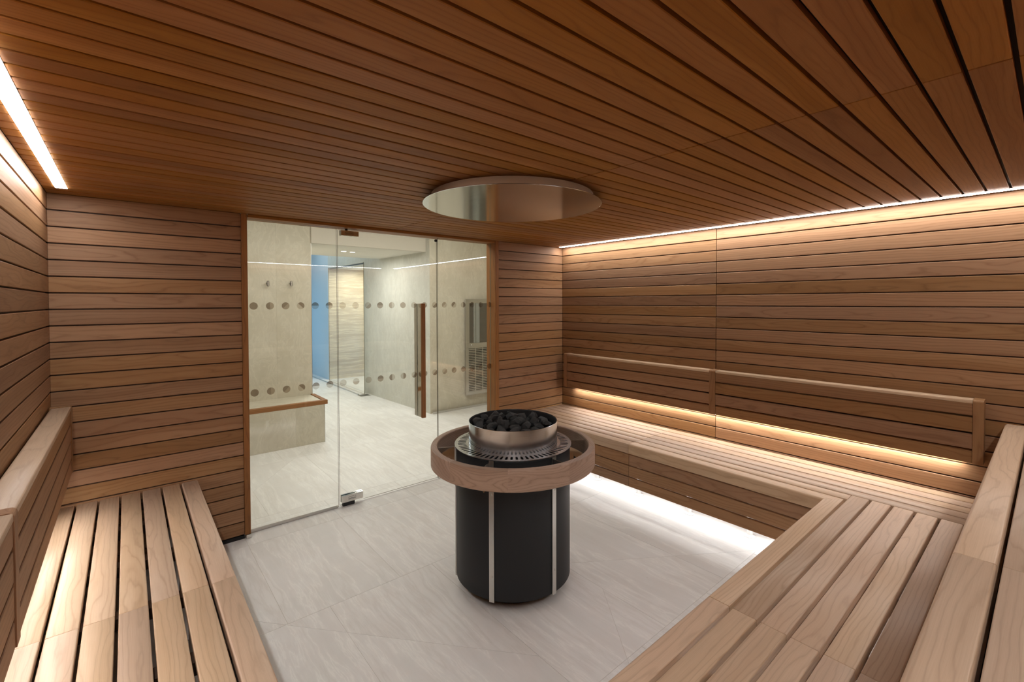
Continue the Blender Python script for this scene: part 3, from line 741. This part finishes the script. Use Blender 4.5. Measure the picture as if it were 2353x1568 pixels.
# timber guard rail of nine curved segments
gr = empty('guard_rail', (HX, HY, 0.79)); gr.parent = ht; gr.location = (0, 0, 0.79)
gr['label'] = 'round walnut guard rail'
def ring_seg(a0, a1, n=9):
    ri, ro, zb, zt = 0.4285, 0.4655, -0.107, 0.0; c = 0.004
    am = (a0 + a1) / 2
    prof = [(ri, zb + c), (ri + c, zb), (ro - c, zb), (ro, zb + c), (ro, zt - 0.008), (ro - .0025, zt - .0025), (ro - .008, zt), (ri + c, zt), (ri, zt - c)]
    # local frame: X tangential at middle, Y up, Z outward  (grain follows X)
    V = []; m = len(prof)
    for i in range(n + 1):
        a = a0 + (a1 - a0) * i / n
        for (r, z) in prof:
            x = r * math.cos(a - am) - ro; t_ = r * math.sin(a - am)
            V.append((t_, z, x))
    F = [tuple(range(m)), tuple(range(n * m + m - 1, n * m - 1, -1))]
    for i in range(n):
        for k in range(m):
            l = (k + 1) % m; F.append((i * m + k, i * m + l, (i + 1) * m + l, (i + 1) * m + k))
    me = mesh_of(V, F, 'seg'); me.polygons.foreach_set('use_smooth', [len(p.vertices) == 4 for p in me.polygons])
    try: me.set_sharp_from_angle(angle=math.radians(40))
    except Exception: pass
    rad = Vector((math.cos(am), math.sin(am), 0)); tan = Vector((-math.sin(am), math.cos(am), 0)); up = Vector((0, 0, 1))
    rot = Matrix(((tan.x, up.x, rad.x), (tan.y, up.y, rad.y), (tan.z, up.z, rad.z)))
    link('rail_segment', me, 'wood_guard', gr, (HX + rad.x * ro, HY + rad.y * ro, 0.79), rot)
for k in range(9):
    a0 = cam_az + math.radians(-3 + 40 * k); ring_seg(a0 + 0.0004, a0 + math.radians(40) - 0.0004)

# stones
def stone_mesh(seed, sc_):
    rr = random.Random(seed); bm = bmesh.new()
    for i in range(17):
        z = rr.uniform(-1, 1); a = rr.uniform(0, 2 * math.pi); q = math.sqrt(1 - z * z); s = rr.uniform(0.78, 1.05)
        bm.verts.new((q * math.cos(a) * s, q * math.sin(a) * s * 0.82, z * s * 0.66))
    res = bmesh.ops.convex_hull(bm, input=bm.verts)
    bmesh.ops.delete(bm, geom=[g for g in res['geom_interior'] if isinstance(g, bmesh.types.BMVert)], context='VERTS')
    bmesh.ops.bevel(bm, geom=list(bm.edges), offset=0.035, segments=1, affect='EDGES', clamp_overlap=True)
    bmesh.ops.triangulate(bm, faces=bm.faces)
    bmesh.ops.subdivide_edges(bm, edges=bm.edges, cuts=1, use_grid_fill=True)
    for v in bm.verts: v.co += Vector([rr.uniform(-.022, .022) for _ in range(3)]); v.co *= sc_
    me = D.meshes.new('stone'); bm.to_mesh(me); bm.free(); me.materials.append(M['rock']); return me
stones = [stone_mesh(i, 1.0) for i in range(12)]
rs = random.Random(11)
def place_layer(n_try, zc, rmax, smin, smax, mind):
    pts = []
    for _ in range(n_try):
        a = rs.uniform(0, 2 * math.pi); r = rmax * math.sqrt(rs.random()); p = (r * math.cos(a), r * math.sin(a))
        if all((p[0] - q[0]) ** 2 + (p[1] - q[1]) ** 2 > mind ** 2 for q in pts): pts.append(p)
    for i, (x, y) in enumerate(pts):
        s = rs.uniform(smin, smax); rr_ = math.hypot(x, y)
        lim = 0.243 - s
        if rr_ > lim: x, y = x * lim / rr_, y * lim / rr_
        o = D.objects.new('sauna_stone', stones[rs.randrange(12)]); C.objects.link(o)
        o.location = (HX + x, HY + y, zc + rs.uniform(-.006, .012) + 0.014 * (1 - (rr_ / .25) ** 2)); o.scale = (s, s * rs.uniform(.85, 1.1), s * rs.uniform(.85, 1.1))
        o.rotation_euler = (rs.uniform(-.6, .6), rs.uniform(-.6, .6), rs.uniform(0, 6.28))
        tag(o, 'rough black stone heaped in the steel drum of the heater', 'stone', 'black stones in the heater drum')
place_layer(900, 0.838, 0.225, 0.040, 0.050, 0.060)
place_layer(1500, 0.885, 0.212, 0.034, 0.048, 0.058)
place_layer(60, 0.915, 0.15, 0.028, 0.040, 0.095)

# ------------------------------------------------------------------ hood under the ceiling
hood = empty('ceiling_hood', (HX, HY, H), label='round brushed steel deflector disc under the ceiling above the heater', cat='hood')
lathe('collar', [(0.4555, H - 0.001), (0.4555, 2.139), (0.453, 2.139), (0.453, H - 0.001)], 'steel_side', n=96, parent=hood)
lathe('disc', [(0.0, 2.1355), (0.500, 2.1355), (0.502, 2.1365), (0.502, 2.1378), (0.500, 2.1388), (0.0, 2.1388)], 'steel_disc', n=128, parent=hood).data.polygons.foreach_set('use_smooth', [False] * 0 or [False] * len(D.objects['disc'].data.polygons))
sc_ = lathe_mesh([(0.0, 0.0), (0.004, 0.0), (0.004, -0.01), (0.0, -0.01)], 12)
sp_ = Matrix.Rotation(cam_az + math.radians(100), 3, 'Z') @ Vector((0.49, 0, 0))
# ------------------------------------------------------------------ the spa lobby beyond the glass
oz = lambda z: CZ + (z - 1.5625) * K
ok = lambda v: v * K
YH = ok(5.82); XB = ok(1.688)
w1 = sbox('wall_hooks', -0.9, XB, YH, YH + 0.3, 0, 3.0, 'limestone', None, kind='structure', label='beige stone wall with coat hooks')
# its slabs
for (a, b) in ((-0.9, 0.35), (0.35, 1.33), (1.33, XB)):
    sbox('stone_slab', a, b - .0006, YH - 0.012, YH - .0002, 0, 3.0, 'limestone', w1)
sbox('wall_passage_left', XB - .3, XB - .001, YH + 0.3, ok(11), 0, 3.0, 'limestone', None, kind='structure', label='stone wall left of the passage')
sbox('edge_trim', XB - .0005, XB + .004, YH - .013, YH - .004, 0, 3.0, 'satin', w1)
# pier wall of the passage, right
def quad_wall(name, p0, p1, z0, z1, mat, th=0.1, side=1, **kw):
    a = Vector((*p0, 0)); b = Vector((*p1, 0)); d = (b - a); n = Vector((d.y, -d.x, 0)).normalized() * th * side
    c = (a + b) / 2 + n / 2 + Vector((0, 0, (z0 + z1) / 2))
    V = [Vector(p) for p in (a, b, b + n, a + n)]; VV = []
    for z in (z0, z1): VV += [(v.x - c.x, v.y - c.y, z - c.z) for v in V]
    F = [(0, 1, 2, 3), (7, 6, 5, 4), (0, 4, 5, 1), (1, 5, 6, 2), (2, 6, 7, 3), (3, 7, 4, 0)]
    return link(name, mesh_of(VV, F, name), mat, None, c, **kw)
P0 = O(3.228, 5.69); P1 = O(3.132, 7.81); P2 = O(3.115, 9.60); P3 = O(3.09, 10.9)
quad_wall('wall_passage_right', P0, P1, 0, 3.0, 'greystone', 0.25, 1, kind='structure', label='pale grey stone wall on the right of the passage')
quad_wall('wall_passage_upper', P1, P2, oz(2.262), 3.0, 'greystone', 0.12, 1, kind='structure', label='stone wall above the shower screen')
quad_wall('wall_passage_end', P2, P3, 0, 3.0, 'white_door', 0.2, 1, kind='structure', label='pale wall washed by blue light')
quad_wall('wall_far', O(1.5, 10.7), O(3.3, 10.7), 0, 3.0, 'white_door', 0.1, -1, kind='structure', label='far wall of the passage')
quad_wall('wall_shower_back', (P1[0] - .0, ok(9.6)), O(4.4, 9.6), 0, 2.6, 'travertine', 0.1, -1, kind='structure', label='banded travertine wall of the shower')
quad_wall('wall_shower_side', O(4.2, 7.7), O(4.2, 9.7), 0, 2.6, 'greystone', 0.1, 1, kind='structure', label='side wall of the shower')
sbox('ceiling_shower', P1[0] + .0, ok(4.3), ok(7.82), ok(9.6), oz(2.262), oz(2.30), 'white_paint', None, kind='structure', label='white soffit of the shower')
# shower screen
ss = empty('shower_screen', (ok(3.06), ok(8.5), 0), label='frameless glass shower screen in front of the travertine wall', cat='glass screen')
gp = sbox('pane', ok(3.055), ok(3.055) + .01, ok(7.62), ok(9.40), 0.012, oz(2.25), 'glass', ss)
gp.data.materials.append(M['glass_edge'])
for f in gp.data.polygons: f.material_index = 0 if abs(f.normal.x) > 0.5 else 1
# wall with the drinking fountain
fw = quad_wall('wall_fountain', O(3.228, 5.69), O(5.0, 5.69), 0, 3.0, 'limestone', 0.03, -1, kind='structure', label='beige stone wall with the drinking fountain')
# skirting profile
sbox('skirting', ok(3.25), ok(4.95), ok(5.64), ok(5.655), 0.0005, 0.03, 'satin', fw)
sbox('wall_lobby_right', 5.10, 5.2, 3.6, 6.0, 0, 3.0, 'limestone', None, kind='structure', label='right wall of the lobby')
sbox('wall_lobby_left', -1.0, -0.9, 3.6, 6.2, 0, 3.0, 'limestone', None, kind='structure', label='left wall of the lobby')
sbox('wall_lobby_near', -1.0, 5.2, YB + .135, YB + .16, H + .03, 3.0, 'white_paint', None, kind='structure', label='lobby wall over the glass screen')
sbox('wall_lobby_near_left', -1.0, FX0, YB + .101, YB + .16, 0, H + .03, 'limestone', None, kind='structure', label='lobby wall left of the glass screen')
sbox('wall_lobby_near_right', FX1, 5.2, YB + .101, YB + .16, 0, H + .03, 'limestone', None, kind='structure', label='lobby wall right of the glass screen')
ZL = oz(2.282)
sbox('ceiling_lobby', -1.0, 5.2, YB + .1, ok(5.66), 2.86, 2.95, 'white_paint', None, kind='structure', label='white lobby ceiling')
sbox('bulkhead', XB - .0, P0[0] + .0, ok(5.79), ok(5.79) + .06, ZL, 2.859, 'bulkhead_paint', None, label='white ceiling bulkhead across the passage entrance', cat='bulkhead')
sbox('ceiling_passage', XB - .29, P0[0] + .25, ok(5.79) + .06, ok(7.21), ZL, ZL + .08, 'white_paint', None, kind='structure', label='low white passage ceiling')
sbox('ceiling_far', XB - .3, ok(3.4), ok(7.21), ok(11), 3.0, 3.05, 'white_paint', None, kind='structure', label='high ceiling at the far end of the passage')
for (x, y, l) in ((2.31, 6.45, 'left'), (2.435, 6.457, 'right')):
    X, Y = O(x, y)
    dl = empty('downlight', (X, Y, ZL), label='%s one of the pair of small round lit downlights in the passage ceiling' % l, cat='light')
    link('lens', lathe_mesh([(0.0, -0.002), (0.036, -0.002), (0.036, 0.0), (0.0, 0.0)], 24), 'downlight', dl, (X, Y, ZL - .0005))
    link('trim_ring', lathe_mesh([(0.037, -0.003), (0.045, -0.003), (0.045, -0.0003), (0.037, -0.0003)], 24), 'white_paint', dl, (X, Y, ZL))
# stone bench with timber edge
BY = ok(5.325); BX = ok(1.678)
sb = empty('stone_bench', (0.9, (BY + YH) / 2, 0), label='pale stone bench with timber edging beyond the glass, below the hooks', cat='bench')
for (a, b) in ((-0.88, 0.53), (0.53, 1.40), (1.40, BX)):
    sbox('stone_panel', a, b - .0006, BY, BY + 0.03, 0.001, oz(0.425), 'limestone', sb)
sbox('body', -0.88, BX, BY + .0305, YH - .013, 0.001, oz(0.425), 'limestone', sb)
sbox('edge_trim', BX, BX + .004, BY - .001, BY + .01, 0.001, oz(0.425), 'satin', sb)
sbox('seat_slab', -0.88, ok(1.664), BY + .055, YH - .013, oz(0.425) + .001, oz(0.462), 'limestone', sb)
board('timber_edge', sb, ((-0.88 + ok(1.712)) / 2, BY - .002, (oz(0.424) + oz(0.47)) / 2), (1, 0, 0), (0, -1, 0), ok(1.712) + .88, oz(0.47) - oz(0.424), 0.052, 'wood_frame')
board('timber_edge', sb, (ok(1.712), (BY + .052 + YH - .014) / 2, (oz(0.424) + oz(0.47)) / 2), (0, 1, 0), (1, 0, 0), YH - BY - .080, oz(0.47) - oz(0.424), 0.046, 'wood_frame')
# coat hooks
for (x, z, l) in ((1.213, 1.783, 'left'), (1.455, 1.789, 'right')):
    X = ok(x); Zz = oz(z)
    hk = empty('coat_hook', (X, YH - .012, Zz), label='%s one of the two small steel coat hooks on the beige stone wall' % l, cat='hook')
    me = lathe_mesh([(0.0, 0.0), (0.010, 0.0), (0.010, 0.045), (0.0, 0.045)], 16)
    link('stem', me, 'satin', hk, (X, YH - .0125, Zz + .005), Matrix.Rotation(math.pi / 2, 3, 'X'))
    sbox('plate', X - .012, X + .012, YH - .066, YH - .056, Zz - .03, Zz + .03, 'satin', hk, bevel=0.005)
# drinking fountain
fx0, fx1, fy = ok(3.80), ok(4.42), ok(5.655)
ft = empty('drinking_fountain', ((fx0 + fx1) / 2, fy, oz(.19)), label='recessed steel drinking fountain with louvred grille beside the door frame', cat='fountain')
zf = [oz(.189), oz(.90), oz(.96), oz(1.555), oz(1.615)]
ff = fy - 0.014
for (x0, x1, z0, z1) in ((fx0, fx0 + .062, zf[2], zf[4]), (fx1 - .062, fx1, zf[2], zf[4]), (fx0 + .0625, fx1 - .0625, zf[3], zf[4])):
    sbox('surround', x0, x1, ff, fy - .001, z0, z1, 'satin', ft)
sbox('control_panel', fx0, fx1, ff - .004, fy - .001, zf[1], zf[2] - .001, 'satin', ft)
sbox('recess_back', fx0 + .062, fx1 - .062, fy - .0015, fy - .0005, zf[2], zf[3], 'recess_steel', ft)
link('column', lathe_mesh([(0.0, 0.0), (0.05, 0.0), (0.05, zf[3] - zf[2] - .002), (0.0, zf[3] - zf[2] - .002)], 32), 'steel', ft, (ok(4.0), fy - .0016, zf[2] + .001)).scale = (1.15, 0.24, 1.0)
link('push_button', lathe_mesh([(0.0, 0.0), (0.017, 0.0), (0.015, 0.008), (0.0, 0.009)], 20), 'chrome', ft, (ok(3.905), ff - .004, oz(.925)), Matrix.Rotation(math.pi / 2, 3, 'X'))
sbox('grille_panel', fx0, fx1, fy - .004, fy - .001, zf[0], zf[1] - .001, 'grille_dark', ft)
for (x0, x1) in ((fx0, fx0 + .05), (fx0 + .165, fx0 + .182), (fx0 + .297, fx0 + .314), (fx0 + .429, fx0 + .446), (fx1 - .05, fx1)):
    sbox('grille_stile', x0, x1, ff, fy - .0045, zf[0] + .046, zf[1] - .021, 'satin', ft)
sbox('grille_rail', fx0, fx1, ff, fy - .0045, zf[0], zf[0] + .045, 'satin', ft)
sbox('grille_rail', fx0, fx1, ff, fy - .0045, zf[1] - .02, zf[1] - .001, 'satin', ft)
nl = 26
lv = D.meshes.new('louvre'); bm = bmesh.new(); bmesh.ops.create_cube(bm, size=2)
for v in bm.verts: v.co = Vector((v.co.x * .0575, v.co.y * .005 , v.co.z * .006 + v.co.y * .004))
bm.to_mesh(lv); bm.free(); lv.materials.append(M['satin'])
for x0 in (fx0 + .05, fx0 + .182, fx0 + .314, fx0 + .446):
    for i in range(nl):
        z = zf[0] + .058 + (zf[1] - zf[0] - .092) * i / (nl - 1)
        link('louvre', lv, None, ft, (x0 + .0575, fy - .010, z))
